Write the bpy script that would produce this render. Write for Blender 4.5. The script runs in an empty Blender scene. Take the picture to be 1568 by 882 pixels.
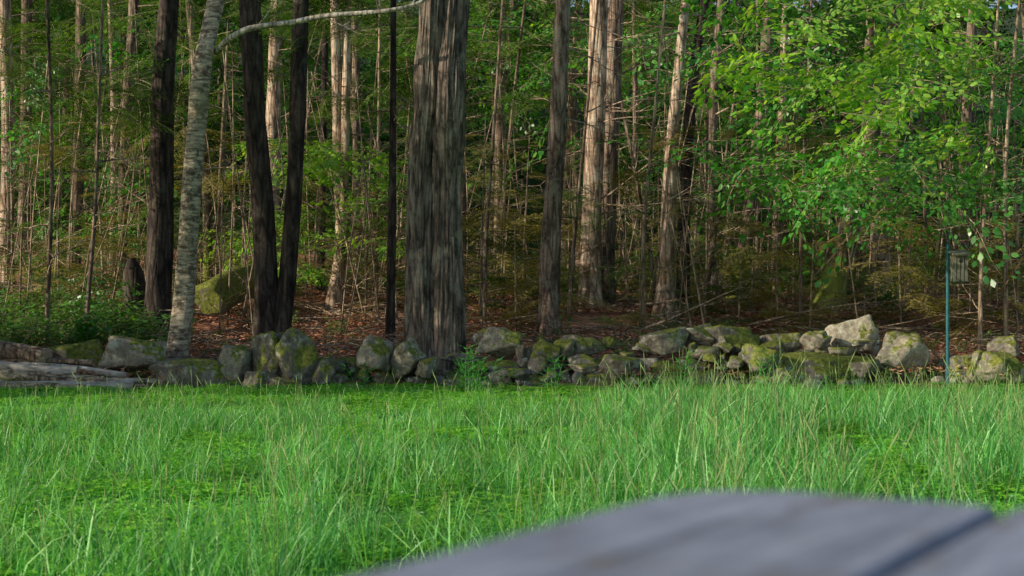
import bpy, math, random
import numpy as np
from mathutils import Vector, noise, Euler
R=random.Random(7); NR=np.random.RandomState(7)
F=2133.0; HZ=463.0; CAMH=1.0
scene=bpy.context.scene
def smooth(a,b,x):
    t=max(0.0,min(1.0,(x-a)/(b-a))); return t*t*(3-2*t)
def H(x,y):
    a=max(0.0,y-15.3)
    z=0.125*min(a,7.0)
    s=0.115+( -0.06)*smooth(-9,4,x*30/max(y,20))
    z+=s*max(0.0,min(y,45)-22.3)+0.30*max(0.0,y-45)
    if y>15.2: z+=0.10*min(1,(y-15.2)/3)*noise.noise(Vector((x*0.5,y*0.5,3.1)))+0.12*smooth(18,30,y)*noise.noise(Vector((x*0.2,y*0.2,9)))
    z+=0.02*noise.noise(Vector((x*0.8,y*0.8,0)))
    return z
def P(px,py,D): return Vector(((px-784)/F*D, D, CAMH+(HZ-py)*D/F))
def link(o,parent=None):
    scene.collection.objects.link(o)
    if parent: o.parent=parent
    return o
# ---------------------------------------------------------------- materials
def newmat(name):
    m=bpy.data.materials.new(name); m.use_nodes=True
    nt=m.node_tree; nt.nodes.clear(); return m,nt
def N(nt,t,**k):
    n=nt.nodes.new(t)
    for a,b in k.items(): setattr(n,a,b)
    return n
def ramp(nt,stops,fac=None):
    r=N(nt,'ShaderNodeValToRGB'); e=r.color_ramp.elements
    while len(e)<len(stops): e.new(0.5)
    for i,(p,c) in enumerate(stops):
        e[i].position=p; e[i].color=(*c,1) if len(c)==3 else c
    if fac is not None: nt.links.new(fac,r.inputs[0])
    return r
def mix(nt,fac,a,b,mode='MIX'):
    m=N(nt,'ShaderNodeMix',data_type='RGBA',blend_type=mode)
    for s,v in ((0,fac),(6,a),(7,b)):
        if isinstance(v,(int,float)): m.inputs[s].default_value=v
        elif isinstance(v,tuple): m.inputs[s].default_value=(*v,1)
        else: nt.links.new(v,m.inputs[s])
    return m.outputs[2]
def tex(nt,co,scale,vec=(1,1,1),detail=6,rough=.6,kind='noise',dist=0):
    mp=N(nt,'ShaderNodeMapping'); mp.inputs['Scale'].default_value=vec
    nt.links.new(co,mp.inputs[0])
    if kind=='noise':
        n=N(nt,'ShaderNodeTexNoise'); n.inputs['Detail'].default_value=detail; n.inputs['Roughness'].default_value=rough
        n.inputs['Distortion'].default_value=dist
    else:
        n=N(nt,'ShaderNodeTexVoronoi',feature=kind)
    n.inputs['Scale'].default_value=scale
    nt.links.new(mp.outputs[0],n.inputs['Vector']); return n
def foliage(name,cols,trans=.4,rough=.5,spec=0,jit=.5):
    m,nt=newmat(name)
    at=N(nt,'ShaderNodeAttribute',attribute_name='var')
    r=ramp(nt,[(i/(len(cols)-1),c) for i,c in enumerate(cols)],at.outputs['Fac'])
    oi=N(nt,'ShaderNodeObjectInfo')
    mr=N(nt,'ShaderNodeMapRange'); nt.links.new(oi.outputs['Random'],mr.inputs[0])
    mr.inputs[3].default_value=1-jit; mr.inputs[4].default_value=1+jit*.7
    hs=N(nt,'ShaderNodeHueSaturation'); nt.links.new(mr.outputs[0],hs.inputs['Value']); nt.links.new(r.outputs[0],hs.inputs['Color'])
    p=N(nt,'ShaderNodeBsdfDiffuse'); nt.links.new(hs.outputs[0],p.inputs['Color'])
    t=N(nt,'ShaderNodeBsdfTranslucent')
    nt.links.new(mix(nt,1.0,hs.outputs[0],(1.3,1.3,.5),'MULTIPLY'),t.inputs[0])
    ms=N(nt,'ShaderNodeMixShader'); ms.inputs[0].default_value=trans
    nt.links.new(p.outputs[0],ms.inputs[1]); nt.links.new(t.outputs[0],ms.inputs[2])
    out=ms.outputs[0]
    if spec>0:
        g=N(nt,'ShaderNodeBsdfGlossy'); g.inputs['Roughness'].default_value=rough; g.inputs[0].default_value=(1,1,1,1)
        m3=N(nt,'ShaderNodeMixShader'); m3.inputs[0].default_value=spec
        nt.links.new(out,m3.inputs[1]); nt.links.new(g.outputs[0],m3.inputs[2]); out=m3.outputs[0]
    o=N(nt,'ShaderNodeOutputMaterial'); nt.links.new(out,o.inputs[0]); return m
def surf(m,nt,col,rough,height=None,bs=.5,bd=.02):
    p=N(nt,'ShaderNodeBsdfPrincipled'); p.inputs['Roughness'].default_value=rough; p.inputs['Specular IOR Level'].default_value=.25
    if isinstance(col,tuple): p.inputs['Base Color'].default_value=(*col,1)
    else: nt.links.new(col,p.inputs['Base Color'])
    if height is not None:
        b=N(nt,'ShaderNodeBump'); b.inputs['Strength'].default_value=bs; b.inputs['Distance'].default_value=bd
        nt.links.new(height,b.inputs['Height']); nt.links.new(b.outputs[0],p.inputs['Normal'])
    o=N(nt,'ShaderNodeOutputMaterial'); nt.links.new(p.outputs[0],o.inputs[0]); return m
def bark(name,dark,light,lichen=(.16,.18,.12),lich=.25,sc=1.0,moss=0.0,mossh=1.5):
    m,nt=newmat(name); tc=N(nt,'ShaderNodeTexCoord').outputs['Object']
    a=tex(nt,tc,8*sc,(1,1,.2),6,.6,dist=.3)
    v=tex(nt,tc,12*sc,(1,1,.16),kind='DISTANCE_TO_EDGE')
    f=tex(nt,tc,34*sc,(1,1,.7),3,.6)
    big=tex(nt,tc,1.3,(1,1,.6),4)
    c=ramp(nt,[(.36,dark),(.60,light)],a.outputs[0]).outputs[0]
    ve=ramp(nt,[(0,(.12,.12,.12)),(.2,(1,1,1))],v.outputs[0]).outputs[0]
    c=mix(nt,.75,c,ve,'MULTIPLY')
    c=mix(nt,.55,c,ramp(nt,[(.35,(.5,.5,.5)),(.65,(1.3,1.3,1.3))],f.outputs[0]).outputs[0],'MULTIPLY')
    l=tex(nt,tc,5,(1,1,.8),7,.7)
    lf=ramp(nt,[(.60-lich*.3,(0,0,0)),(.68-lich*.2,(lich*2,)*3)],l.outputs[0]).outputs[0]
    c=mix(nt,lf,c,lichen)
    c=mix(nt,.7,c,ramp(nt,[(.3,(.55,.55,.55)),(.7,(1.3,1.3,1.3))],big.outputs[0]).outputs[0],'MULTIPLY')
    if moss>0:
        sx=N(nt,'ShaderNodeSeparateXYZ'); nt.links.new(tc,sx.inputs[0])
        mr=N(nt,'ShaderNodeMapRange'); nt.links.new(sx.outputs[2],mr.inputs[0]); mr.inputs[1].default_value=mossh; mr.inputs[2].default_value=0; mr.inputs[3].default_value=-.35; mr.inputs[4].default_value=moss*.4
        ad=N(nt,'ShaderNodeMath',operation='ADD'); nt.links.new(mr.outputs[0],ad.inputs[0]); nt.links.new(l.outputs[0],ad.inputs[1])
        mf=ramp(nt,[(.5,(0,0,0)),(.62,(1,1,1))],ad.outputs[0]).outputs[0]
        c=mix(nt,mf,c,(.22,.25,.045))
    hh=mix(nt,.6,a.outputs[0],ve,'MULTIPLY')
    return surf(m,nt,c,.9,hh,.8,.03)
M={}
M['bigpine']=bark('big_pine_bark',(.06,.046,.037),(.30,.23,.18),(.28,.26,.19),.3,1.0)
M['pine']=bark('pine_bark',(.08,.055,.04),(.38,.27,.20),(.32,.30,.22),.3,1.1)
M['pinedark']=bark('shaded_dark_bark',(.018,.013,.011),(.11,.08,.062),(.12,.12,.085),.2)  # dark bark copy; shade on the front trunks is put into its colour
M['pinelit']=bark('sunlit_bark',(.18,.10,.06),(.72,.53,.38),(.60,.54,.42),.3)  # bright copy of the pine bark, sunlight put into its colour
M['mossbark']=bark('mossy_bark',(.06,.043,.03),(.33,.24,.17),(.30,.30,.17),.3,1,1.0,1.8)
M['far']=bark('distant_bark',(.08,.055,.038),(.36,.255,.18),(.24,.22,.15),.3)
M['twig']=bark('twig_bark',(.22,.15,.10),(.58,.44,.31),(.45,.42,.27),.2)
M['palebranch']=bark('pale_sunlit_branch_bark',(.30,.26,.20),(.62,.56,.46),(.6,.58,.5),.2)  # pale branch bark, brightened in colour to stand in for blocked sun
def birchmat():
    m,nt=newmat('birch_bark'); tc=N(nt,'ShaderNodeTexCoord').outputs['Object']
    a=tex(nt,tc,6,(1,1,4.5),6,.7,dist=.3); b=tex(nt,tc,8,(1,1,1.2),7,.8); g=tex(nt,tc,2.2,(1,1,.8),4)
    c=ramp(nt,[(.38,(.10,.075,.05)),(.5,(.36,.30,.215)),(.66,(.64,.55,.40))],a.outputs[0]).outputs[0]
    c=mix(nt,ramp(nt,[(.51,(0,0,0)),(.57,(.9,)*3)],b.outputs[0]).outputs[0],c,(.08,.06,.042))
    c=mix(nt,ramp(nt,[(.48,(0,0,0)),(.68,(.45,)*3)],g.outputs[0]).outputs[0],c,(.23,.20,.10))
    return surf(m,nt,c,.8,mix(nt,.5,a.outputs[0],b.outputs[0]),1,.03)
M['birch']=birchmat()
def stonemat(name,moss):
    m,nt=newmat(name); tc=N(nt,'ShaderNodeTexCoord').outputs['Object']
    a=tex(nt,tc,4,detail=8,rough=.7); b=tex(nt,tc,22,detail=5,rough=.7); l=tex(nt,tc,7.5,detail=7,rough=.75)
    at=N(nt,'ShaderNodeAttribute',attribute_name='var')
    c=ramp(nt,[(.3,(.10,.10,.09)),(.7,(.40,.385,.35))],a.outputs[0]).outputs[0]
    c=mix(nt,.6,c,ramp(nt,[(.35,(.4,.4,.4)),(.65,(1.25,1.25,1.25))],b.outputs[0]).outputs[0],'MULTIPLY')
    c=mix(nt,1,c,ramp(nt,[(0,(.45,.43,.4)),(1,(1.6,1.45,1.2))],at.outputs['Fac']).outputs[0],'MULTIPLY')
    c=mix(nt,ramp(nt,[(.54,(0,0,0)),(.60,(.75,)*3)],l.outputs[0]).outputs[0],c,(.46,.48,.41))
    geo=N(nt,'ShaderNodeNewGeometry'); sx=N(nt,'ShaderNodeSeparateXYZ'); nt.links.new(geo.outputs['Normal'],sx.inputs[0])
    ms=tex(nt,tc,3.2,(1.1,1,1),8,.7)
    mu=N(nt,'ShaderNodeMath',operation='MULTIPLY_ADD'); nt.links.new(sx.outputs[2],mu.inputs[0]); mu.inputs[1].default_value=.16; nt.links.new(ms.outputs[0],mu.inputs[2])
    mf=ramp(nt,[(.66-moss*.2,(0,0,0)),(.72-moss*.2,(1,1,1))],mu.outputs[0]).outputs[0]
    mc=ramp(nt,[(.35,(.06,.075,.015)),(.65,(.24,.26,.045))],b.outputs[0]).outputs[0]
    c=mix(nt,mf,c,mc)
    hh=mix(nt,.5,a.outputs[0],b.outputs[0])
    return surf(m,nt,c,.9,hh,1.0,.04)
M['stone']=stonemat('lichen_stone',.40); M['mossstone']=stonemat('mossy_stone',.85)
M['hem']=foliage('hemlock_needles',[(.05,.12,.025),(.10,.20,.035),(.22,.29,.05)],.4,jit=.55)
M['hemb']=foliage('dry_hemlock_needles',[(.16,.16,.045),(.32,.29,.07),(.48,.33,.14)],.35)
M['dec']=foliage('broad_leaves',[(.04,.20,.03),(.08,.31,.045),(.18,.43,.065)],.5,.4,.04)
M['decb']=foliage('sunlit_maple_leaves',[(.13,.37,.04),(.26,.52,.06),(.42,.60,.08)],.5,.4,.04,.3)  # brighter leaf green, sunlight on the foliage put into the colour
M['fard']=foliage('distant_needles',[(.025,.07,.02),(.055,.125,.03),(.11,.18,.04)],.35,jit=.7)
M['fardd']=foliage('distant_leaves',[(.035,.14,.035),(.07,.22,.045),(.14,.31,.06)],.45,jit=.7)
M['shrub']=foliage('shrub_leaves',[(.05,.16,.03),(.10,.26,.045),(.18,.35,.06)],.4,.45,.04)
M['grass']=foliage('grass_blades',[(.06,.27,.06),(.11,.42,.08),(.18,.53,.11),(.32,.62,.20)],.4,.5,.04,.25)
M['clover']=foliage('clover_leaves',[(.12,.42,.04),(.20,.54,.05),(.33,.62,.07)],.4,.45,.02,.25)
M['straw']=foliage('dry_stalks',[(.20,.34,.11),(.36,.42,.19)],.2,jit=.3)
M['litter']=foliage('dead_leaves',[(.28,.115,.07),(.56,.27,.17),(.72,.47,.33)],.15,jit=.3)
M['flower']=foliage('flower_petals',[(.75,.75,.78),(.8,.8,.8)],.3,jit=.05)
def groundmat():
    m,nt=newmat('ground_soil'); tc=N(nt,'ShaderNodeTexCoord').outputs['Object']
    sx=N(nt,'ShaderNodeSeparateXYZ'); nt.links.new(tc,sx.inputs[0])
    a=tex(nt,tc,1.2,detail=8,rough=.7); b=tex(nt,tc,14,detail=6,rough=.7)
    lit=ramp(nt,[(.3,(.14,.065,.042)),(.55,(.40,.19,.12)),(.75,(.58,.34,.23))],b.outputs[0]).outputs[0]
    lit=mix(nt,ramp(nt,[(.54,(0,0,0)),(.64,(.8,)*3)],a.outputs[0]).outputs[0],lit,(.11,.14,.035))
    gr=ramp(nt,[(.3,(.06,.20,.03)),(.7,(.13,.35,.045))],b.outputs[0]).outputs[0]
    mr=N(nt,'ShaderNodeMapRange'); nt.links.new(sx.outputs[1],mr.inputs[0]); mr.inputs[1].default_value=15.4; mr.inputs[2].default_value=16.0
    c=mix(nt,mr.outputs[0],gr,lit)
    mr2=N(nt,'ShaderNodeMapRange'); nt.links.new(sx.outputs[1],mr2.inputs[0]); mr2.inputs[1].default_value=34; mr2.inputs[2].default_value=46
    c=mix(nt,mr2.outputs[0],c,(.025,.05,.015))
    return surf(m,nt,c,.95,b.outputs[0],.6,.04)
M['ground']=groundmat()
def simple(name,c1,c2,sc=10,vec=(1,1,1),rough=.7,bd=.005):
    m,nt=newmat(name); tc=N(nt,'ShaderNodeTexCoord').outputs['Object']
    a=tex(nt,tc,sc,vec,7,.65)
    return surf(m,nt,ramp(nt,[(.35,c1),(.65,c2)],a.outputs[0]).outputs[0],rough,a.outputs[0],.5,bd)
def plankmat():
    m,nt=newmat('weathered_plank'); tc=N(nt,'ShaderNodeTexCoord').outputs['Object']
    a=tex(nt,tc,6,(9,.7,6),8,.7,dist=.5); k=tex(nt,tc,5,(14,.5,6),3,.5); g=tex(nt,tc,7,(1,1,1),6,.7); s=tex(nt,tc,16,(1,.7,1),5,.7)
    c=ramp(nt,[(.32,(.16,.18,.225)),(.52,(.24,.265,.325)),(.7,(.33,.355,.42))],a.outputs[0]).outputs[0]
    c=mix(nt,.8,c,ramp(nt,[(.3,(.6,.59,.59)),(.7,(1.25,1.25,1.27))],g.outputs[0]).outputs[0],'MULTIPLY')
    cr=ramp(nt,[(.33,(.3,.3,.3)),(.38,(1,1,1))],k.outputs[0]).outputs[0]
    c=mix(nt,.7,c,cr,'MULTIPLY')
    c=mix(nt,ramp(nt,[(.56,(0,0,0)),(.66,(.65,)*3)],s.outputs[0]).outputs[0],c,(.15,.13,.10))
    return surf(m,nt,c,.75,mix(nt,.6,a.outputs[0],cr,'MULTIPLY'),.9,.004)
M['plank']=plankmat()
M['boxwood']=simple('weathered_box_wood',(.08,.08,.06),(.22,.21,.15),12,(5,5,.5))
M['pole']=simple('teal_painted_metal',(.015,.085,.10),(.03,.14,.16),20,rough=.5)
M['dark']=simple('opening_shade',(.01,.01,.01),(.015,.015,.015))
M['cut']=simple('cut_wood',(.30,.22,.14),(.45,.36,.25),14)
# ---------------------------------------------------------------- mesh builder
class MB:
    def __init__(s): s.v=[];s.f=[];s.var=[];s.mi=[];s.sm=[]
    def add(s,vs,fs,var=0.5,mi=0,sm=False):
        o=len(s.v); s.v.extend(tuple(v) for v in vs); s.f.extend(tuple(i+o for i in f) for f in fs)
        s.var.extend([var]*len(vs)); s.mi.extend([mi]*len(fs)); s.sm.extend([sm]*len(fs))
    def merge(s,o,loc,eul,scl):
        m=np.array(Euler(eul).to_matrix())*scl; v=np.array(o.v)@m.T+np.array(loc[:]); k=len(s.v)
        s.v.extend(map(tuple,v.tolist())); s.f.extend(tuple(i+k for i in f) for f in o.f); s.var.extend(o.var); s.mi.extend(o.mi); s.sm.extend(o.sm)
    def obj(s,name,mats,origin=(0,0,0),do_link=True,parent=None):
        me=bpy.data.meshes.new(name); ox,oy,oz=origin
        me.from_pydata([(a-ox,b-oy,c-oz) for a,b,c in s.v],[],s.f)
        for m in mats: me.materials.append(m)
        me.polygons.foreach_set('material_index',s.mi); me.polygons.foreach_set('use_smooth',s.sm)
        at=me.attributes.new('var','FLOAT','POINT'); at.data.foreach_set('value',s.var)
        me.update(); o=bpy.data.objects.new(name,me); o.location=origin
        if do_link: link(o,parent)
        return o
def catmull(pts,n):
    pts=[Vector(p) for p in pts]; P0=[2*pts[0]-pts[1]]+pts+[2*pts[-1]-pts[-2]]
    out=[]; segs=len(pts)-1
    for i in range(n):
        t=i/(n-1)*segs; k=min(int(t),segs-1); u=t-k
        a,b,c,d=P0[k:k+4]
        out.append(.5*((2*b)+(c-a)*u+(2*a-5*b+4*c-d)*u*u+(3*b-a-3*c+d)*u**3))
    return out
def tube(mb,path,rad,segs=8,lump=0,furrow=0,flare=0,fs=5.0,mi=0,cap=False,capmi=0,seed=0,var=.5):
    vs=[];n=len(path); base=path[0].z
    for i,p in enumerate(path):
        t=(path[min(i+1,n-1)]-path[max(i-1,0)]).normalized()
        ref=Vector((0,1,0)) if abs(t.y)<.9 else Vector((1,0,0))
        a=t.cross(ref).normalized(); b=t.cross(a)
        for j in range(segs):
            th=2*math.pi*j/segs; ca,sa=math.cos(th),math.sin(th); r=rad[i]
            if lump: r*=1+lump*noise.noise(Vector((ca*1.2+seed,sa*1.2,p.z*1.1+p.x*.9)))
            if furrow:
                q=noise.noise(Vector((ca*fs+seed,sa*fs,p.z*1.2))); q2=noise.noise(Vector((ca*fs*2.3,sa*fs*2.3+seed,p.z*2.5)))
                r+=furrow*(abs(q)*2-.5)+furrow*.5*q2
            if flare:
                e=math.exp(-max(0,p.z-base)/.22); r*=1+flare*e*(.6+.6*max(0,math.cos(th*4+seed)))
            vs.append(p+a*(ca*r)+b*(sa*r))
    fs_=[]
    for i in range(n-1):
        for j in range(segs):
            k=(j+1)%segs; fs_.append((i*segs+j,i*segs+k,(i+1)*segs+k,(i+1)*segs+j))
    mb.add(vs,fs_,var,mi,True)
    if cap:
        mb.add([vs[j] for j in range(segs)],[tuple(range(segs))],.5,capmi)
        mb.add([vs[(n-1)*segs+j] for j in range(segs)],[tuple(range(segs))],.5,capmi)
def twig(mb,start,d,L,r,mi=0,sub=3,seg=5,wig=.16,droop=0.0,segs=3):
    pts=[start]; p=start.copy(); d=d.normalized()
    for i in range(seg):
        d=(d+Vector((R.uniform(-wig,wig),R.uniform(-wig,wig),R.uniform(-wig,wig)-droop))).normalized()
        p=p+d*(L/seg); pts.append(p.copy())
    tube(mb,pts,[r*(1-.8*i/seg) for i in range(seg+1)],segs,mi=mi)
    for _ in range(sub):
        k=R.randint(1,seg-1); dd=(d+Vector((R.uniform(-1,1),R.uniform(-1,1),R.uniform(-.5,.6)))).normalized()
        twig(mb,pts[k],dd,L*R.uniform(.25,.5),r*.5,mi,0,3,wig,droop,segs)
    return pts
# ---------------------------------------------------------------- ground
def axis(segs):
    out=[]
    for a,b,n in segs: out+= [a+(b-a)*i/n for i in range(n)]
    out.append(segs[-1][1]); return out
xs=axis([(-120,-20,25),(-20,20,120),(20,120,25)]); ys=axis([(-30,4,12),(4,15,40),(15,30,70),(30,60,40),(60,140,20)])
vs=[(x,y,H(x,y)) for y in ys for x in xs]; nx=len(xs)
fs=[(j*nx+i,j*nx+i+1,(j+1)*nx+i+1,(j+1)*nx+i) for j in range(len(ys)-1) for i in range(nx-1)]
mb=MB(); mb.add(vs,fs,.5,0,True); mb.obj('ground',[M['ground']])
# ---------------------------------------------------------------- trees
def tree(name,D,pts,mat,branches=14,blen=1.0,extra=None,top=11.0,lump=.12,furrow=0.0,segs=20,flare=.5,bmin=1.2,hi=False):
    stems=[pts]+(extra or [])
    mb=MB(); origin=None
    for si,st in enumerate(stems):
        w=[P(a,b,D) for a,b,_ in st]; r=[c*D/F/2 for *_,c in st]
        w[0]=Vector((w[0].x,D,H(w[0].x,D)-.08))
        if origin is None: origin=(w[0].x,D,w[0].z)
        for i in range(1,len(w)): w[i].y=D+ .12*math.sin(i*1.7+si)
        d=(w[-1]-w[-2]).normalized()
        if w[-1].z<top:
            Lx=(top-w[-1].z)/max(.3,d.z); w.append(w[-1]+d*Lx*.5); r.append(r[-1]*.85); w.append(w[-1]+d*Lx*.5); r.append(r[-1]*.7)
        n=260 if hi else 46
        path=catmull(w,n); rr=[]
        for i in range(n):
            t=i/(n-1)*(len(r)-1); k=min(int(t),len(r)-2); rr.append(r[k]+(r[k+1]-r[k])*(t-k))
        tube(mb,path,rr,segs,lump,furrow,flare,seed=R.uniform(0,50),mi=0)
        for _ in range(branches):
            k=R.randint(2,n-3)
            if path[k].z-origin[2]<bmin or path[k].z>top-2: continue
            az=R.uniform(0,6.283); d=Vector((math.cos(az),math.sin(az)*.8,R.uniform(-.25,.45)))
            twig(mb,path[k]+d.normalized()*rr[k]*.8,d,blen*R.uniform(.4,1.5),.008+.010*R.random(),mi=1,sub=R.randint(1,4),seg=6,droop=R.uniform(-.06,.05))
    return mb.obj(name,[M[mat],M['twig']],origin)
tree('double_trunk_pine_tree',16.6,[(647,540,52),(645,300,46),(655,150,42),(664,0,36)],'bigpine',4,.6,
     extra=[[(685,540,56),(683,300,46),(689,150,43),(696,0,38)]],furrow=.032,segs=120,flare=.45,hi=True,bmin=3)
bt=tree('birch_tree',16.6,[(268,548,34),(280,420,31),(297,250,29),(312,110,27),(328,0,25)],'birch',5,.5,furrow=.006,segs=32,flare=.25,bmin=2,lump=.25)
mb=MB(); bp=catmull([P(331,78,16.6),P(352,58,16.3),P(385,41,16.2),P(450,33,16.1),P(520,21,16.0),P(590,17,15.9),P(632,8,15.9),P(668,-14,15.9)],40)
bp=[p+Vector((0,0,.02*noise.noise(p*3))) for p in bp]
tube(mb,bp,[.042-.022*i/39 for i in range(40)],10,.2)
for k in (12,20,27,33): twig(mb,bp[k],Vector((R.uniform(-.3,.8),-.2,R.choice([.6,-.5]))),.5,.009,sub=3)
b=mb.obj('long_branch',[M['palebranch']]); b.parent=bt
bpy.context.view_layer.update(); b.matrix_parent_inverse=bt.matrix_world.inverted()
T=tree
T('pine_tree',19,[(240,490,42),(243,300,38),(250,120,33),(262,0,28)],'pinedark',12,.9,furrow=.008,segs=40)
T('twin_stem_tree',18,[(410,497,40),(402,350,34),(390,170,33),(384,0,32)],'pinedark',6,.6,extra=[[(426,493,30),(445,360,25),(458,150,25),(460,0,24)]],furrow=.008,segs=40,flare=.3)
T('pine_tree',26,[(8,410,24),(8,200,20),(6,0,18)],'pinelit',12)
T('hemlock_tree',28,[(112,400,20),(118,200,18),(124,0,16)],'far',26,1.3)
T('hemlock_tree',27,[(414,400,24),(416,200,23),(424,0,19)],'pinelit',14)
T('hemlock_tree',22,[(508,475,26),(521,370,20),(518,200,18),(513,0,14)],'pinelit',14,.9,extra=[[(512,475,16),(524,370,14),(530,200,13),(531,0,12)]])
T('hemlock_tree',31,[(546,380,16),(545,180,13),(543,0,11)],'far',18,1.2)
T('pine_sapling',18.6,[(597,515,15),(600,250,12),(602,0,9)],'pinedark',26,.6,segs=12)
T('hemlock_tree',24,[(706,480,18),(706,200,14),(708,0,12)],'far',10)
T('hemlock_tree',36,[(762,340,14),(766,150,13),(772,0,11)],'far',22,1.6)
T('pine_tree',19.2,[(838,515,34),(846,330,29),(854,180,26),(862,0,23)],'pine',22,.9,furrow=.008,segs=40)
T('pine_tree',22,[(903,490,38),(907,330,30),(914,150,29),(917,0,27)],'pinelit',24,1.2,furrow=.008,segs=40)  # double trunk: lit half in sunlit bark, shaded half in the browner pine
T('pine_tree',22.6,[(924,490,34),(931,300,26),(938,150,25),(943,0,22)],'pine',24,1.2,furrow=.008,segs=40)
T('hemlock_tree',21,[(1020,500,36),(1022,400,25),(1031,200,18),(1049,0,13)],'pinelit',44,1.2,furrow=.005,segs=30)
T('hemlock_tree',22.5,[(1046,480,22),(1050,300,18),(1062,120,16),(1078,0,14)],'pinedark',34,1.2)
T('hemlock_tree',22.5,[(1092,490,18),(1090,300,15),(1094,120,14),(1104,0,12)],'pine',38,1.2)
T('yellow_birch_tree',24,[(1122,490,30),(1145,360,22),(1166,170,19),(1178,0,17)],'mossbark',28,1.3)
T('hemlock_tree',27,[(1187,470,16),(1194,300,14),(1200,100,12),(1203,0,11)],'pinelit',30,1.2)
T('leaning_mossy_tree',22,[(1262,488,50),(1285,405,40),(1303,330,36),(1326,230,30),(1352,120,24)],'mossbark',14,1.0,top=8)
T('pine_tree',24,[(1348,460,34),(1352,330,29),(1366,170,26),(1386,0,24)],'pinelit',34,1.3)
T('hemlock_tree',26,[(1318,470,16),(1324,300,14),(1334,0,11)],'far',20)
T('hemlock_tree',27,[(1476,470,18),(1480,250,15),(1492,0,14)],'far',30,1.4)
T('hemlock_tree',24,[(188,460,15),(186,250,14),(205,0,16)],'far',24,1.2)
T('hemlock_tree',30,[(34,420,20),(36,200,18),(40,0,16)],'far',16,1.2)
T('hemlock_tree',29,[(172,410,10),(171,200,9),(168,0,8)],'pinelit',22,1)
T('hemlock_tree',25,[(490,475,13),(492,300,12),(499,0,9)],'pinedark',14)
T('leaning_mossy_tree',25,[(318,440,16),(314,300,14),(300,120,12)],'mossbark',10)
for (a,b,c,d,D) in [(70,520,72,0,17.6),(128,500,152,150,18),(1225,500,1236,150,20),(985,500,1000,200,20),(742,500,754,230,20),(870,500,893,230,20.5),(1540,480,1562,0,18),(1392,480,1400,100,22),(1420,470,1412,180,20),(1500,520,1512,250,17.8),(1010,480,962,210,23),(575,500,580,180,22),(330,470,345,120,25),(1075,500,1110,250,21)]:
    T('young_sapling',D,[(a,b,8),((a+c)/2+R.uniform(-6,6),(b+d)/2,6),(c,d,5)],R.choice(['far','pine','twig']),16,.7,segs=7,top=6,flare=.1,bmin=.5)
for (x,y) in [(-8.6,15.6),(-8.0,13.8),(-9.6,14.6),(-10.5,13.2),(-14,13),(11,17),(13,19),(-14,27)]:  # out-of-frame trunks, the near left ones added under the sun-blocking boughs
    px=784+x/y*F; T('pine_tree',y,[(px,500,.30*F/y),(px+5,200,.26*F/y)],'pine',14,1.2,top=12)
mb=MB()
for i in range(95):
    D=R.uniform(30,72); x=(R.uniform(-60,1630)-784)/F*D; g=H(x,D); lean=R.gauss(0,.35); rr=R.choice([.04,.05,.06,.08,.10,.13])
    p=catmull([Vector((x,D,g-.2)),Vector((x+lean,D,g+4)),Vector((x+lean*2.5,D,g+9)),Vector((x+lean*4,D,g+15))],12)
    tube(mb,p,[rr*(1-.5*k/11) for k in range(12)],8,mi=0)
    for _ in range(R.randint(3,10)):
        k=R.randint(1,10); az=R.uniform(0,6.28); twig(mb,p[k],Vector((math.cos(az),math.sin(az),R.uniform(-.2,.5))),R.uniform(.6,2.4),.018,mi=1,sub=2)
for i in range(200):
    D=R.uniform(19,32); x=(R.uniform(0,1568)-784)/F*D; g=H(x,D); h=R.uniform(1.0,5); lx=R.gauss(0,.16)*h
    p=catmull([Vector((x,D,g-.05)),Vector((x+lx*.5+R.gauss(0,.06),D,g+h*.5)),Vector((x+lx,D+R.gauss(0,.3),g+h))],8)
    tube(mb,p,[R.uniform(.010,.018)*(1-.6*k/7) for k in range(8)],4,mi=1)
    for _ in range(R.randint(3,9)):
        k=R.randint(1,7); az=R.uniform(0,6.28); twig(mb,p[k],Vector((math.cos(az),math.sin(az),R.uniform(-.3,.7))),R.uniform(.3,1.0),.008,mi=1,sub=3)
mb.obj('distant_trees',[M['far'],M['twig']])
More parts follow.
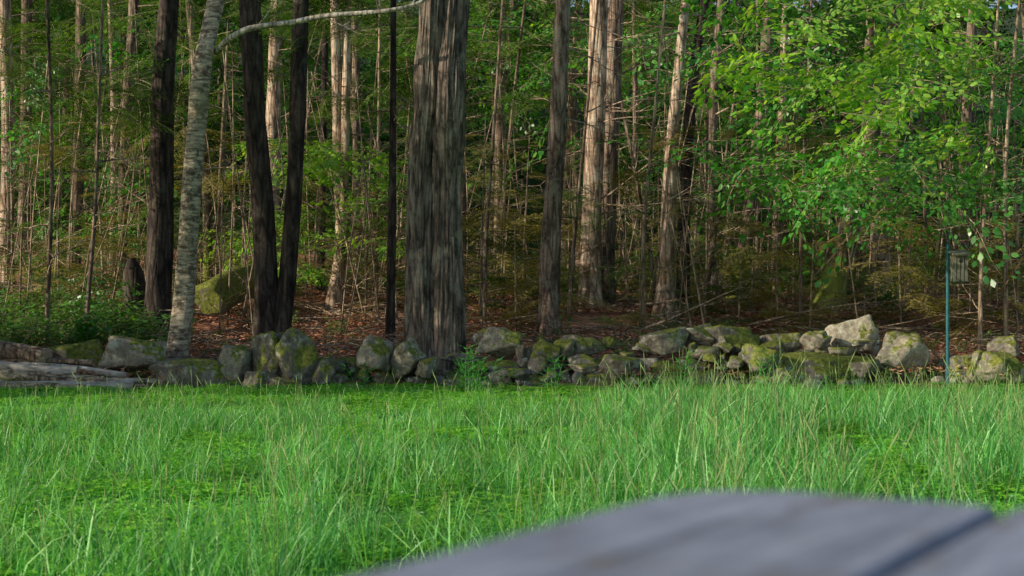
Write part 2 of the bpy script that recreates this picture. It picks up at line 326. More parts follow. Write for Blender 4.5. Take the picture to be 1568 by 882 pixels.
# ---------------------------------------------------------------- instanced foliage sources
def mkcoll(name,objs):
    c=bpy.data.collections.new(name)
    for o in objs: c.objects.link(o)
    return c
def leafquad(mb,p,d,side,L,W,var,mi=0,fold=.15):
    up=d.cross(side).normalized()
    a=p; b=p+d*L*.45+side*W*.5+up*W*fold; c=p+d*L; e=p+d*L*.45-side*W*.5+up*W*fold
    mb.add([a,b,c,e],[(0,1,2),(0,2,3)],var,mi)
def hemspray(seed,lo=False):
    r=random.Random(seed); mb=MB(); L=1.0; pts=[Vector((t*L,.04*math.sin(t*3+seed),-.18*t*t)) for t in [i/4 for i in range(5)]]
    tube(mb,pts,[.008*(1-.8*i/4) for i in range(5)],3,mi=1)
    n=20; st=.085 if lo else .042
    for i in range(n):
        t=(i+.5)/n; p=Vector((t*L,.04*math.sin(t*3+seed),-.18*t*t)); s=1 if i%2 else -1
        tl=(.42*(1-t)**.7*min(1,t*4+.3)+.06)*r.uniform(.6,1.15)
        d=Vector((.55+r.uniform(-.1,.2),s*.85,-.1+r.uniform(-.15,.12))).normalized()
        m=max(2,int(tl/st))
        for k in range(m):
            q=p+d*tl*(k+.5)/m+Vector((0,0,-.12*(k/m)**2*tl)); v=r.random()
            for s2 in (1,-1):
                if r.random()<.1: continue
                dd=(d+Vector((d.y,-d.x,0))*s2*.75+Vector((0,0,r.uniform(-.3,.2)))).normalized()
                sd=dd.cross(Vector((r.uniform(-.4,.4),r.uniform(-.4,.4),1))).normalized()
                k2=1.6 if lo else 1
                leafquad(mb,q,dd,sd,r.uniform(.05,.09)*k2,.024*k2,v*.7+.3*t*r.random())
    return mb
def decspray(seed,n=34,L=.9,leaf=.085):
    r=random.Random(seed); mb=MB()
    def pos(t): return Vector((t*L,.06*math.sin(t*4+seed),-.12*t*t))
    tube(mb,[pos(i/4) for i in range(5)],[.006*(1-.8*i/4) for i in range(5)],3,mi=1)
    for i in range(n):
        t=r.uniform(.1,1); s=r.choice([-1,1]); w=.32*(1-t*.6)*r.random()
        p=pos(t)+Vector((w*.6,s*w,r.uniform(-.05,.03)))
        d=Vector((.7,s*r.uniform(.2,1),r.uniform(-.55,.05))).normalized()
        sd=d.cross(Vector((r.uniform(-.5,.5),r.uniform(-.5,.5),1))).normalized(); l=leaf*r.uniform(.6,1.25)
        up=sd.cross(d); v=r.random(); W=l*.62
        vs=[p,p+d*l*.22+sd*W*.42-up*W*.1,p+d*l*.6+sd*W*.5-up*W*.12,p+d*l-up*l*.12,p+d*l*.6-sd*W*.5-up*W*.12,p+d*l*.22-sd*W*.42-up*W*.1]
        mb.add(vs,[(0,1,2,3),(0,3,4,5)],v)
    return mb
def clumpobj(name,src,mat,seed,n=8,sp=.6,sz=.14,tilt=.25):
    r=random.Random(seed); mb=MB(); yaw=r.uniform(0,6.28)
    for _ in range(n): mb.merge(r.choice(src),Vector((r.gauss(0,sp),r.gauss(0,sp),r.gauss(0,sz))),(r.gauss(0,tilt),r.gauss(.12,tilt),yaw+r.gauss(0,1.1)),r.uniform(.7,1.2))
    return mb.obj(name,[M[mat],M['twig']],do_link=False)
def saplingobj(name,src,mat,seed,h=3.2,dens=1.0):
    r=random.Random(seed); mb=MB(); lx=r.gauss(0,.15)
    tube(mb,[Vector((0,0,-.1)),Vector((lx*.3,0,h*.4)),Vector((lx,0,h))],[.03,.02,.005],6,mi=1)
    for i in range(int(28*dens)):
        t=r.uniform(.08,.97); l=(1.15*(1-t)+.2)*r.uniform(.5,1.1); az=r.uniform(0,6.28)
        mb.merge(r.choice(src),Vector((lx*t,0,h*t)),(r.gauss(0,.15),r.gauss(-.05,.18),az),l)
    return mb.obj(name,[M[mat],M['twig']],do_link=False)
def shrubclump(name,mat,seed):
    r=random.Random(seed); mb=MB()
    for s in range(9):
        az=r.uniform(0,6.28); h=r.uniform(.15,.5); tip=Vector((math.cos(az)*h*.6,math.sin(az)*h*.6,h))
        tube(mb,[Vector((0,0,0)),tip*.5+Vector((0,0,h*.1)),tip],[.004,.003,.0015],3,mi=1)
        for k in range(9):
            t=r.uniform(.3,1); p=tip*t+Vector((0,0,h*.1*t)); a2=r.uniform(0,6.28); d=Vector((math.cos(a2),math.sin(a2),r.uniform(-.3,.5))).normalized()
            sd=d.cross(Vector((r.uniform(-.4,.4),r.uniform(-.4,.4),1))).normalized(); leafquad(mb,p,d,sd,r.uniform(.05,.12),r.uniform(.03,.06),r.random())
    return mb.obj(name,[M[mat],M['twig']],do_link=False)
HS=[hemspray(i) for i in range(4)]; HL=[hemspray(i+20,True) for i in range(3)]; DS=[decspray(i) for i in range(4)]; DB=[decspray(i+5,32,.8,.11) for i in range(3)]; DL=[decspray(i+30,22,1.0,.15) for i in range(3)]
C_h=mkcoll('hemlock_boughs',[clumpobj('a_h%d'%i,HS,'hem',i) for i in range(5)])
C_hb=mkcoll('dry_hemlock_boughs',[clumpobj('a_hb%d'%i,HS,'hemb',i+5,6) for i in range(3)])
C_d=mkcoll('leafy_boughs',[clumpobj('a_d%d'%i,DS,'dec',i+10,10,.5,.12) for i in range(4)])
C_db=mkcoll('maple_boughs',[clumpobj('a_db%d'%i,DB,'decb',i+15,9,.45,.12) for i in range(3)])
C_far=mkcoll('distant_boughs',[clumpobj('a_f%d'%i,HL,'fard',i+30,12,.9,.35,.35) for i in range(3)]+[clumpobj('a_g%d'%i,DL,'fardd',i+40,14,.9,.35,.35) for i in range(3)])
C_shade=mkcoll('shade_boughs',[clumpobj('a_c%d'%i,HL,'hem',i+50,13,.8,.35,.4) for i in range(4)])  # boughs for the added, out-of-view shade
C_sap=mkcoll('hemlock_saplings',[saplingobj('a_s%d'%i,HS,'hem',i+60) for i in range(3)]+[saplingobj('a_t%d'%i,HS,'hemb',i+70,2.6,.8) for i in range(3)])
C_s=mkcoll('shrub_sprigs',[shrubclump('a_sh%d'%i,'shrub',i) for i in range(4)])
def blade(mb,r,base,h,w,bend,var,mi=0):
    az=r.uniform(0,6.28); dx,dy=math.cos(az),math.sin(az); fa=r.uniform(0,6.28); sx,sy=math.cos(fa)*w/2,math.sin(fa)*w/2
    vs=[]
    for t,ww in ((0,.8),(.4,1),(.75,.7)):
        o=bend*h*t*t; z=h*(t-.25*bend*t*t)
        vs+=[(base[0]+dx*o-sx*ww,base[1]+dy*o-sy*ww,z),(base[0]+dx*o+sx*ww,base[1]+dy*o+sy*ww,z)]
    o=bend*h; vs.append((base[0]+dx*o,base[1]+dy*o,h*(1-.3*bend)))
    mb.add(vs,[(0,1,3,2),(2,3,5,4),(4,5,6)],var,mi)
TS=1.25
def turf(name,seed):
    r=random.Random(seed); mb=MB(); h2=TS/2+.08
    for _ in range(1700):
        x,y=r.uniform(-h2,h2),r.uniform(-h2,h2); q=.7+.8*noise.noise(Vector((x*3+seed*7,y*3,2)))
        blade(mb,r,(x,y),r.uniform(.03,.12)*q,r.uniform(.0035,.007),r.uniform(.1,1.1),r.random()*.8)
    for _ in range(2000):
        x,y=r.uniform(-h2,h2),r.uniform(-h2,h2)
        if noise.noise(Vector((x*2+seed*5,y*2,7)))<-.2: continue
        c=Vector((x,y,r.uniform(.02,.09))); v=r.random(); a0=r.uniform(0,6.28); sz=r.uniform(.010,.025)
        for k in range(3):
            an=a0+k*2.094; dd=Vector((math.cos(an),math.sin(an),r.uniform(-.3,.4))).normalized(); leafquad(mb,c,dd,Vector((-math.sin(an),math.cos(an),0)),sz*1.5,sz*1.3,v,1)
    return mb.obj(name,[M['grass'],M['clover']],do_link=False)
def tall(name,seed,hmin,hmax,n,rad):
    r=random.Random(seed); mb=MB()
    for _ in range(n):
        a=r.uniform(0,6.28); d=rad*math.sqrt(r.random()); h=r.uniform(hmin,hmax)
        blade(mb,r,(d*math.cos(a),d*math.sin(a)),h,r.uniform(.003,.0072),r.uniform(.05,.9),r.random()**1.4)
    for _ in range(1):
        a=r.uniform(0,6.28); d=rad*r.random(); x,y=d*math.cos(a),d*math.sin(a); h=hmax*r.uniform(.9,1.3); lx,ly=r.gauss(0,.05),r.gauss(0,.05)
        pts=[Vector((x,y,0)),Vector((x+lx*.4,y+ly*.4,h*.5)),Vector((x+lx,y+ly,h*.82)),Vector((x+lx*1.3,y+ly*1.3,h*.92)),Vector((x+lx*1.5,y+ly*1.5,h))]
        tube(mb,pts,[.0014,.0012,.0012,.0032,.0006],3,mi=1)
    return mb.obj(name,[M['grass'],M['straw']],do_link=False)
C_t=mkcoll('turf_patches',[turf('a_turf%d'%i,i) for i in range(4)])
C_tall=mkcoll('tall_grass_tufts',[tall('a_tall%d'%i,i,.12,.34,14+2*i,.09+.015*i) for i in range(6)])
def litter(name,seed):
    r=random.Random(seed); mb=MB()
    for _ in range(420):
        c=Vector((r.uniform(-.8,.8),r.uniform(-.8,.8),r.uniform(.0,.04))); an=r.uniform(0,6.28)
        dd=Vector((math.cos(an),math.sin(an),r.uniform(-.4,.5))).normalized(); sd=dd.cross(Vector((r.uniform(-.5,.5),r.uniform(-.5,.5),1))).normalized()
        leafquad(mb,c,dd,sd,r.uniform(.04,.09),r.uniform(.025,.05),r.random(),0,r.uniform(-.3,.3))
    for _ in range(9):
        a=r.uniform(0,6.28); c=Vector((r.uniform(-.7,.7),r.uniform(-.7,.7),.03)); e=c+Vector((math.cos(a),math.sin(a),r.uniform(0,.3)))*r.uniform(.3,.8)
        tube(mb,[c,(c+e)/2+Vector((0,0,.03)),e],[.008,.007,.003],4,mi=1)
    return mb.obj(name,[M['litter'],M['twig']],do_link=False)
C_l=mkcoll('leaf_litter_patches',[litter('a_lit%d'%i,i) for i in range(4)])
def scatter(name,items,coll,nv):
    me=bpy.data.meshes.new(name); me.from_pydata([tuple(i[0]) for i in items],[],[])
    a=me.attributes.new('irot','FLOAT_VECTOR','POINT'); a.data.foreach_set('vector',[c for i in items for c in i[1]])
    a=me.attributes.new('iscl','FLOAT','POINT'); a.data.foreach_set('value',[i[2] for i in items])
    a=me.attributes.new('ivar','INT','POINT'); a.data.foreach_set('value',[(i[3] if len(i)>3 else R.randrange(nv)) for i in items])
    o=bpy.data.objects.new(name,me); link(o)
    ng=bpy.data.node_groups.new(name,'GeometryNodeTree')
    ng.interface.new_socket('Geometry',in_out='INPUT',socket_type='NodeSocketGeometry'); ng.interface.new_socket('Geometry',in_out='OUTPUT',socket_type='NodeSocketGeometry')
    gi=ng.nodes.new('NodeGroupInput'); go=ng.nodes.new('NodeGroupOutput')
    ci=ng.nodes.new('GeometryNodeCollectionInfo'); ci.inputs['Collection'].default_value=coll; ci.inputs['Separate Children'].default_value=True; ci.inputs['Reset Children'].default_value=True
    ip=ng.nodes.new('GeometryNodeInstanceOnPoints'); ip.inputs['Pick Instance'].default_value=True
    def na(nm,dt):
        n=ng.nodes.new('GeometryNodeInputNamedAttribute'); n.data_type=dt; n.inputs['Name'].default_value=nm; return n.outputs['Attribute']
    er=ng.nodes.new('FunctionNodeEulerToRotation'); L=ng.links.new
    L(gi.outputs[0],ip.inputs['Points']); L(ci.outputs[0],ip.inputs['Instance']); L(na('ivar','INT'),ip.inputs['Instance Index'])
    L(na('irot','FLOAT_VECTOR'),er.inputs[0]); L(er.outputs[0],ip.inputs['Rotation']); L(na('iscl','FLOAT'),ip.inputs['Scale']); L(ip.outputs[0],go.inputs[0])
    md=o.modifiers.new('scatter','NODES'); md.node_group=ng; return o
def clumps(px0,px1,py0,py1,D0,D1,nc,s0,s1):
    out=[]
    for _ in range(nc):
        D=R.uniform(D0,D1); c=P(R.uniform(px0,px1),R.uniform(py0,py1),D); g=H(c.x,c.y)
        if c.z<g+.15: c.z=g+.15+R.random()*.4
        out.append((c,(R.gauss(0,.15),R.gauss(0,.15),R.uniform(0,6.28)),R.uniform(s0,s1)))
    return out
hem=[];hemb=[];dec=[];decb=[];shr=[]
hem+=clumps(0,640,-20,170,21,30,34,.6,1.0)
hem+=clumps(0,230,-10,200,18,20,8,.5,.8)
hem+=clumps(340,640,-20,90,17.6,20,8,.45,.7)
hem+=clumps(0,240,170,420,22,30,16,.6,1.0)
hem+=clumps(560,860,-20,480,22,30,20,.5,.9)
hem+=clumps(940,1260,60,480,23,32,24,.5,1.0)
hem+=clumps(1180,1568,180,500,21,28,28,.5,1.0)
hem+=clumps(640,1100,-20,120,23,34,14,.6,1.0)
hem+=clumps(440,1568,280,480,19,24,18,.35,.6)
hemb+=clumps(1340,1568,330,500,18,24,24,.4,.75)
hemb+=clumps(700,1340,200,480,19.5,26,60,.35,.7)
hemb+=clumps(0,620,180,440,20,28,28,.4,.8)
decb+=clumps(420,610,215,380,20,22.5,18,.5,.8)
decb+=clumps(320,480,320,430,22,26,12,.55,.8)
dec+=clumps(1120,1480,-30,330,16.5,21,20,.8,1.2)
decb+=clumps(1180,1500,-30,320,16.5,20,14,.7,1.0)
decb+=clumps(1200,1470,-30,180,14.2,16.2,8,.65,.9)
dec+=clumps(1180,1480,80,330,15,16.5,9,.7,.9)
dec+=clumps(1460,1580,-20,300,20,28,12,.8,1.2)
dec+=clumps(660,1100,-20,200,30,42,26,1,1.5)
decb+=clumps(720,1050,-20,150,34,46,16,1.1,1.7)
dec+=clumps(0,200,60,500,18.5,24,12,.5,.8)
dec+=clumps(960,1200,0,300,26,40,14,.8,1.2)
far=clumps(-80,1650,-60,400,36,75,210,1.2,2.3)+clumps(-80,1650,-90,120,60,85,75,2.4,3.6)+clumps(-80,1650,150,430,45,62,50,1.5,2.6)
shade_cl=[]  # out-of-view boughs, added to block and dapple the sun
for _ in range(6):
    x=R.uniform(-16,8); y=R.uniform(19,29); shade_cl.append((Vector((x,y,2.4+463/F*y+R.uniform(0,4))),(R.gauss(0,.3),R.gauss(.1,.3),R.uniform(0,6.28)),R.uniform(1.0,1.5)))
for _ in range(95):  # added above the view to keep the deep background in shade
    x=R.uniform(-40,14); y=R.uniform(33,58); shade_cl.append((Vector((x,y,3.5+463/F*y+R.uniform(0,5))),(R.gauss(0,.3),R.gauss(.1,.3),R.uniform(0,6.28)),R.uniform(2,3.2)))
for _ in range(40):  # sun blockers added left of the frame to shade the front trunks
    x=R.uniform(-10.5,-7.4); y=R.uniform(13.0,16.3)+.387*(x+7.5); shade_cl.append((Vector((x,y,R.uniform(1.4,6.6))),(R.gauss(0,.4),R.gauss(.1,.4),R.uniform(0,6.28)),R.uniform(.8,1.25)))
shade_cl=[c for c in shade_cl if c[0].x<-c[0].y*.37-1.1 or c[0].y>18.5]
saps=[]
for (px,D,s) in [(735,20.5,1),(800,22,1.1),(690,23,1.1),(960,22,.9),(1080,20.5,.8),(1150,21,1),(1215,23,1.1),(1380,20,.9),(1430,21,1),(1500,19,1),(1560,20,1.1),(1300,25,1.1),(1010,25,1.2),(870,26,1.1),(760,28,1.3),(30,20,1.0),(90,21.5,1.1),(160,22.5,1.0),(20,25,1.3),(210,26,1.2),(300,24,1.1),(360,26,1.2),(470,24,.9),(560,22,.9),(610,26,1.2),(1120,28,1.3),(1250,30,1.4),(1400,27,1.3),(1480,25,1.2),(1545,29,1.3),(340,22,.7),(560,28,1.3),(110,27,1.3),(950,30,1.4),(740,19.3,.6),(790,19.6,.7),(980,20,.6),(1130,19.2,.6),(1190,20,.7),(1240,19.4,.6),(880,24,1.1),(1060,27,1.2),(1350,29,1.4),(650,30,1.4),(480,29,1.3),(620,20.5,.7),(560,20,.5),(770,24,1),(830,21,.6)]:
    x=(px-784)/F*D; saps.append((Vector((x,D,H(x,D))),(0,0,R.uniform(0,6.28)),s*R.uniform(.65,1.05),R.randrange(3)+(3 if (px>650 and R.random()<.7) or R.random()<.35 else 0)))
scatter('hemlock_foliage',hem,C_h,5); scatter('dry_hemlock_foliage',hemb,C_hb,3); scatter('broadleaf_foliage',dec,C_d,4); scatter('maple_foliage',decb,C_db,3)
scatter('distant_foliage',far,C_far,6); scatter('added_shade_canopy',shade_cl,C_shade,4); scatter('hemlock_sapling_thicket',saps,C_sap,6)
def gp(px0,px1,D0,D1):
    D=R.uniform(D0,D1); x=(R.uniform(px0,px1)-784)/F*D; return Vector((x,D,H(x,D)))
def up(n,f,s0,s1,lift=0):
    return [(f()+Vector((0,0,lift)),(0,0,R.uniform(0,6.28)),R.uniform(s0,s1)) for _ in range(n)]
shr+=up(200,lambda:gp(-50,260,17,22),.7,1.3); shr+=up(150,lambda:gp(200,1650,16.8,21),.3,.7); shr+=up(230,lambda:gp(-100,1700,21,36),.6,1.5)
shr+=up(60,lambda:gp(-20,1600,15.6,16.2),.3,.6)
scatter('undergrowth_shrubs',shr,C_s,4)
scatter('leaf_litter',up(560,lambda:gp(-100,1700,16.4,34),.8,1.2,.01),C_l,4)
# lawn
tf=[];tl=[]
y=3.9
while y<15.3:
    x=-(y*.40+1.6)
    while x<y*.40+1.6: tf.append((Vector((x,y,H(x,y))),(0,0,R.randrange(4)*math.pi/2+R.uniform(-.1,.1)),1.0)); x+=TS
    y+=TS
cnt=0
while cnt<2050:
    y=4.2+10.6*R.random()**.8; x=R.uniform(-1,1)*(y*.40+.8)
    q=noise.noise(Vector((x*.7,y*.7,5)))+.8*noise.noise(Vector((x*2.5,y*2.5,1)))
    px=784+x/y*F
    if q+R.random()*.6+(.12 if px>850 else 0)<.34: continue
    if y>11.5 and R.random()<.6: continue
    cnt+=1
    s=R.uniform(.45,1.2)*(1+.30*smooth(850,1100,px))*(1-.4*smooth(10,14,y))
    tl.append((Vector((x,y,H(x,y))),(R.gauss(0,.06),R.gauss(0,.06),R.uniform(0,6.28)),s))
for _ in range(45):
    px=R.gauss(1080,120); y=R.uniform(10.5,13.5); x=(px-784)/F*y; tl.append((Vector((x,y,H(x,y))),(R.gauss(0,.06),R.gauss(0,.06),R.uniform(0,6.28)),R.uniform(1.0,1.6)))
scatter('lawn_turf',tf,C_t,4); scatter('tall_grass',tl,C_tall,6)
mb=MB()
for _ in range(80):
    y=R.uniform(5.5,15.3); x=R.uniform(-1,1)*y*.37; z=H(x,y)+R.uniform(.08,.22)
    for k in range(5):
        an=k*1.257; leafquad(mb,Vector((x,y,z)),Vector((math.cos(an),math.sin(an),.3)).normalized(),Vector((-math.sin(an),math.cos(an),0)),.012,.009,.5)
mb.obj('small_white_flowers',[M['flower']])
# ---------------------------------------------------------------- stones
import bmesh
def ico(sub):
    bm=bmesh.new(); bmesh.ops.create_icosphere(bm,subdivisions=sub,radius=1); v=np.array([x.co[:] for x in bm.verts]); f=[tuple(a.index for a in q.verts) for q in bm.faces]; bm.free(); return v,f
ICO={3:ico(3),4:ico(4),5:ico(5)}
def stone(mb,c,sx,sy,sz,seed,sub=4,var=.5,rot=None,tilt=.3):
    v,f=ICO[sub]; rs=np.random.RandomState(seed); n=rs.normal(size=(9,3)); n/=np.linalg.norm(n,axis=1)[:,None]
    n=np.vstack([n,[[0,0,1],[0,0,-1],[1,0,.1],[-1,.1,0],[0,1,0],[0,-1,.15]]]); n/=np.linalg.norm(n,axis=1)[:,None]
    d=rs.uniform(.62,1.0,len(n)); dots=v@n.T; dots=np.where(dots>.05,dots,.05); rr=d[None,:]/dots
    k=26; r=-(np.log(np.exp(-k*np.minimum(rr,6)).sum(1)))/k
    q=v*r[:,None]
    e=Euler((rs.uniform(-tilt,tilt),rs.uniform(-tilt,tilt),rs.uniform(0,6.28) if rot is None else rot)).to_matrix()
    out=[]
    for p in q:
        s=1+.14*noise.noise(Vector((p[0]*1.8+seed,p[1]*1.8,p[2]*1.8)))+.06*noise.noise(Vector((p[0]*5+seed,p[1]*5,p[2]*5)))
        w=e@Vector((p[0]*s,p[1]*s,p[2]*s)); out.append((c[0]+w.x*sx/2,c[1]+w.y*sy/2,c[2]+w.z*sz/2))
    mb.add(out,f,var,0,True)
def B(px,py,w,h,D,mat='stone',seed=1,var=.6,name='boulder',dy=.5,rot=None):
    c=P(px,py,D); mb=MB(); stone(mb,c,w*D/F*1.15,max(dy,w*D/F*.7),h*D/F*1.15,seed,5,var,rot); return mb.obj(name,[M[mat]],tuple(c))
B(205,543,105,58,16.2,seed=3,var=.6); B(110,550,80,44,16.4,'mossstone',4)
B(288,572,90,58,15.8,seed=5,var=.3); B(358,554,56,58,15.9,seed=6,var=.65)
B(420,546,58,88,15.9,'mossstone',31,.3); B(458,554,68,86,15.8,'mossstone',32,.25); B(398,585,50,40,15.7,seed=27,var=.3); B(440,595,60,34,15.6,seed=33,var=.3); B(495,568,40,44,15.8,seed=34,var=.3)
B(572,543,56,60,15.9,seed=8,var=.7); B(624,546,44,48,15.9,seed=9,var=.75); B(652,562,34,30,15.8,seed=10,var=.5)
B(768,526,58,44,16.4,seed=11,var=.5); B(830,541,46,48,16.3,'mossstone',12,.4)
B(1018,525,72,44,16.5,seed=13,var=.55); B(1075,515,52,32,16.7,seed=14,var=.45); B(1120,532,92,62,16.6,'mossstone',15,.3)
B(1308,520,94,70,16.9,seed=16,var=1.0); B(1378,546,80,66,16.3,'stone',17,.95); B(1250,526,44,40,16.6,seed=18,var=.7)
B(1530,566,92,52,15.8,'mossstone',19,.8); B(1240,570,190,58,16.2,'mossstone',20,.2); B(1470,560,48,34,16.3,seed=21,var=.4); B(1535,533,62,34,17,seed=22,var=.5)
B(950,562,56,36,16.0,seed=23,var=.3); B(1170,553,60,38,16.0,'mossstone',24,.3); B(885,530,50,40,16.5,seed=41,var=.4); B(1195,528,54,36,16.8,seed=43,var=.5)
mb=MB(); mb2=MB(); sd=100
for row,(zb,D0) in enumerate([(.07,15.9),(.18,16.05),(.29,16.2),(.40,16.4),(.50,16.6)]):
    px=470 if row else 230
    while px<1300:
        w=R.uniform(15,60); D=D0+R.uniform(-.15,.18); x=(px+w/2-784)/F*D
        if not(row>=3 and (R.random()<.4 or px<720)) and not (640<px+w/2<700 and row>0):
            zz=zb+R.uniform(-.05,.07)
            stone(mb2 if R.random()<.28 else mb,(x,D,zz),w*D/F*1.2,R.uniform(.25,.45),R.uniform(.10,.28),sd,4,R.uniform(0,.65),tilt=.5); sd+=1
        px+=w*.95
for _ in range(70):
    D=R.uniform(15.7,16.9); px=R.uniform(250,1560); x=(px-784)/F*D; s=R.uniform(.08,.2); stone(mb,(x,D,H(x,D)+.05),s*1.3,s,s*.8,sd,3,R.uniform(.1,.8)); sd+=1
ob=mb.obj('stone_wall',[M['stone']]); o2=mb2.obj('mossy_stones',[M['mossstone']],parent=ob)
mb=MB(); pth=catmull([P(318,462,20.2),P(345,446,20.8),P(370,436,21.8),P(400,430,23)],20); tube(mb,pth,[.2,.27]+[.26]*18,24,.5,cap=True,seed=4)
m2=stonemat('thick_moss',1.5); mb.obj('mossy_fallen_log',[m2])
mb=MB(); c=P(207,470,19.6); tube(mb,[Vector((c.x,c.y,H(c.x,c.y)-.1)),Vector((c.x,c.y,c.z+.15)),Vector((c.x-.03,c.y,c.z+.5)),Vector((c.x-.05,c.y,c.z+.68))],[.2,.17,.14,.06],14,.4,cap=True); mb.obj('rotten_stump',[M['pinedark']])
# ---------------------------------------------------------------- log pile
lp=bpy.data.objects.new('log_pile',None); link(lp)
M['logbirch']=simple('peeled_birch_log',(.16,.145,.12),(.56,.52,.46),5,(1,4,4),.8)
for i,(a,b,w,D,D2,mt) in enumerate([((-60,533),(74,554),30,16.2,16.0,'pine'),((-60,558),(120,574),16,15.9,15.7,'logbirch'),((-80,574),(150,590),18,15.6,15.5,'birch'),((-60,590),(110,576),15,15.5,15.7,'logbirch'),((-70,602),(205,598),15,15.3,15.3,'logbirch'),((20,598),(240,592),12,15.6,15.5,'birch'),((-50,606),(130,601),14,15.1,15.1,'birch'),((30,566),(195,583),12,16.0,15.7,'logbirch'),((-60,584),(60,566),14,15.8,16.0,'birch'),((60,586),(228,600),10,15.4,15.3,'pine'),((-40,598),(160,586),9,15.2,15.4,'birch'),((-30,566),(140,562),10,16,16,'pine'),((70,604),(215,588),9,15.1,15.4,'logbirch')]):
    mb=MB(); A=P(a[0],a[1]-7,D);Bq=P(b[0],b[1]-7,D2); mid=(A+Bq)/2+Vector((0,0,R.uniform(-.04,.04))); r=w*D/F/2
    tube(mb,catmull([A,mid,Bq],14),[r*(1.05-.2*k/13) for k in range(14)],16,.2,cap=True,capmi=1,seed=i); mb.obj('log_%d'%(i+1),[M[mt],M['cut']],parent=lp)
mb=MB()
for _ in range(120):
    p=gp(-20,1600,17,27); az=R.uniform(-.7,.7)+R.choice([0,math.pi]); twig(mb,p+Vector((0,0,R.uniform(.03,.25))),Vector((math.cos(az),math.sin(az),R.uniform(-.02,.25))),R.uniform(.6,2.2),R.uniform(.006,.018),sub=3,wig=.07,segs=5)
mb.obj('fallen_branches',[M['twig']])
# ---------------------------------------------------------------- leafy weeds at wall
def weed(px,D,h,n,name='tall_weed',mat='grass',lw=.02,ll=.14):
    mb=MB(); x=(px-784)/F*D; g=H(x,D); r=random.Random(px)
    for s in range(n):
        lx=r.gauss(0,.07); hh=h*r.uniform(.7,1.1); bx=x+r.gauss(0,.05); pts=catmull([Vector((bx,D,g)),Vector((bx+lx*.5,D,g+hh*.55)),Vector((bx+lx,D,g+hh))],9)
        tube(mb,pts,[.004-.003*k/8 for k in range(9)],4)
        for k in range(2,9):
            for _ in range(3):
                az=r.uniform(0,6.28); d=Vector((math.cos(az),math.sin(az),r.uniform(.1,.7))).normalized(); sdv=d.cross(Vector((0,0,1))).normalized(); leafquad(mb,pts[k],d,sdv,ll*r.uniform(.6,1.1),lw,r.random()*.6)
    mb.obj(name,[M[mat]],(x,D,g))
weed(716,14.4,.5,6); weed(735,14.6,.4,4); weed(700,14.7,.36,3); weed(845,14.8,.4,3); weed(1050,15.0,.5,3); weed(560,14.9,.32,3)
weed(128,16.9,.55,6,'leafy_plant','dec',.07,.14); weed(140,17.1,.5,5,'leafy_plant','dec',.07,.14); weed(1165,15.0,.45,3)
# ---------------------------------------------------------------- bird box
bb=bpy.data.objects.new('birdhouse_on_pole',None); link(bb); D=15.6
c=P(1451,590,D); bb.location=(c.x,D,H(c.x,D))
def boxm(name,cx,cy,cz,sx,sy,sz,mat,rot=(0,0,0),bev=.003):
    bm=bmesh.new(); bmesh.ops.create_cube(bm,size=1); 
    for v in bm.verts: v.co=Vector((v.co.x*sx,v.co.y*sy,v.co.z*sz))
    bmesh.ops.bevel(bm,geom=bm.edges[:],offset=bev,segments=2,affect='EDGES')
    me=bpy.data.meshes.new(name); bm.to_mesh(me); bm.free(); me.materials.append(M[mat]); o=bpy.data.objects.new(name,me); o.location=(cx,cy,cz); o.rotation_euler=rot; link(o,bb); return o
mb=MB(); tube(mb,[Vector((0,0,-.1)),Vector((0,0,.8)),Vector((0.005,0,1.62))],[.02,.02,.018],12,cap=True); o=mb.obj('pole',[M['pole']]); o.parent=bb
mb=MB(); tube(mb,[Vector((0.005,0,1.55)),Vector((0.0,0,1.63)),Vector((.02,0,1.68)),Vector((.0,0,1.73))],[.005]*4,6); o=mb.obj('hook_wire',[M['pole']]); o.parent=bb
for i in range(4): boxm('front_slat_%d'%(i+1),.045+i*.043,-.115,1.34+.004*(i%2),.036,.018,.30,'boxwood')
boxm('back_board',.11,.05,1.36,.18,.018,.38,'boxwood'); boxm('side_left',.028,-.03,1.34,.016,.145,.29,'boxwood'); boxm('side_right',.192,-.03,1.34,.016,.145,.29,'boxwood')
boxm('floor_board',.11,-.03,1.20,.148,.145,.016,'boxwood'); boxm('roof',.11,-.055,1.515,.20,.24,.02,'boxwood',(.22,0,0))
mb=MB(); tube(mb,[Vector((.11,-.120,1.42)),Vector((.11,-.1255,1.42))],[.02,.02],16,cap=True); o=mb.obj('entrance_hole_disc',[M['dark']]); o.parent=bb  # black disc on uncut slats stands in for the shade inside a hole
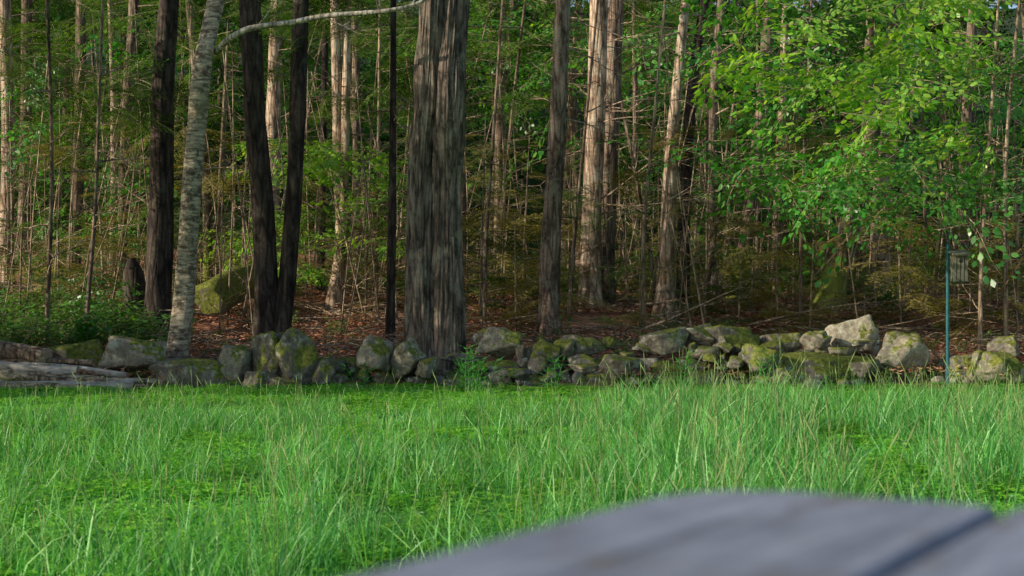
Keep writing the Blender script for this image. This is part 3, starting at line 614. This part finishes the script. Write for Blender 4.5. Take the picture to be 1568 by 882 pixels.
# ---------------------------------------------------------------- wooden table
tb=bpy.data.objects.new('wooden_table',None); link(tb); tb.location=(.104,.772,.9)
tb.rotation_euler=(0,0,math.atan2(.844,.536)-math.pi/2)
def plank(name,x0,x1,y0,y1,rl=.006,rr=.006):
    pts=[(x0,y0),(x1,y0)]
    for cx,cy,r,a0 in ((x1-rr,y1-rr,rr,0),(x0+rl,y1-rl,rl,math.pi/2)):
        for k in range(9): a=a0+k/8*math.pi/2; pts.append((cx+r*math.cos(a),cy+r*math.sin(a)))
    bm=bmesh.new(); t=[bm.verts.new((x,y,0)) for x,y in pts]; f=bm.faces.new(t); r=bmesh.ops.extrude_face_region(bm,geom=[f])
    for v in r['geom']:
        if isinstance(v,bmesh.types.BMVert): v.co.z-=.032
    bmesh.ops.recalc_face_normals(bm,faces=bm.faces); me=bpy.data.meshes.new(name); bm.to_mesh(me); bm.free(); me.materials.append(M['plank'])
    o=bpy.data.objects.new(name,me); link(o,tb); m=o.modifiers.new('b','BEVEL'); m.width=.005; m.segments=3; return o
for i in range(5): plank('plank_%d'%(i+1),i*.167,i*.167+.161,-1.7,0.0+(0,.004,-.002,.003,0)[i],.07 if i==0 else .006,.06 if i==4 else .006)
def tbox(name,x,y,z,sx,sy,sz):
    o=boxm(name,x,y,z,sx,sy,sz,'plank',bev=.004); o.parent=tb
for y in (-.25,-1.4):
    tbox('cross_brace',.42,y,-.078,.72,.09,.088)
    tbox('leg_a',.10,y,-.5115,.09,.09,.777); tbox('leg_b',.73,y,-.5115,.09,.09,.777)
# ---------------------------------------------------------------- light, camera
sv=Vector((-.93,-.36,0)).normalized(); el=math.radians(22); sv=Vector((sv.x*math.cos(el),sv.y*math.cos(el),math.sin(el)))
sl=bpy.data.lights.new('sun','SUN'); sl.energy=5; sl.angle=math.radians(.5); sl.color=(1,.88,.70); so=bpy.data.objects.new('sun',sl); link(so); so.rotation_euler=sv.to_track_quat('Z','Y').to_euler()
w=bpy.data.worlds.new('World'); scene.world=w; w.use_nodes=True; nt=w.node_tree; bg=nt.nodes['Background']; st=nt.nodes.new('ShaderNodeTexSky'); st.sky_type='NISHITA'; st.sun_disc=False
st.sun_elevation=el; st.sun_rotation=math.atan2(sv.x,sv.y)%(2*math.pi); nt.links.new(st.outputs[0],bg.inputs[0]); bg.inputs[1].default_value=.15
cd=bpy.data.cameras.new('camera'); cd.sensor_width=36; cd.lens=F/1568*36; cd.clip_start=.02; cd.clip_end=500; cd.dof.use_dof=True; cd.dof.focus_distance=15; cd.dof.aperture_fstop=6.5
co=bpy.data.objects.new('camera',cd); link(co); co.location=(0,0,CAMH); co.rotation_euler=(math.radians(90)+math.atan((HZ-441)/F),0,0); scene.camera=co
scene.view_settings.view_transform='Standard'; scene.view_settings.look='None'; scene.view_settings.exposure=0
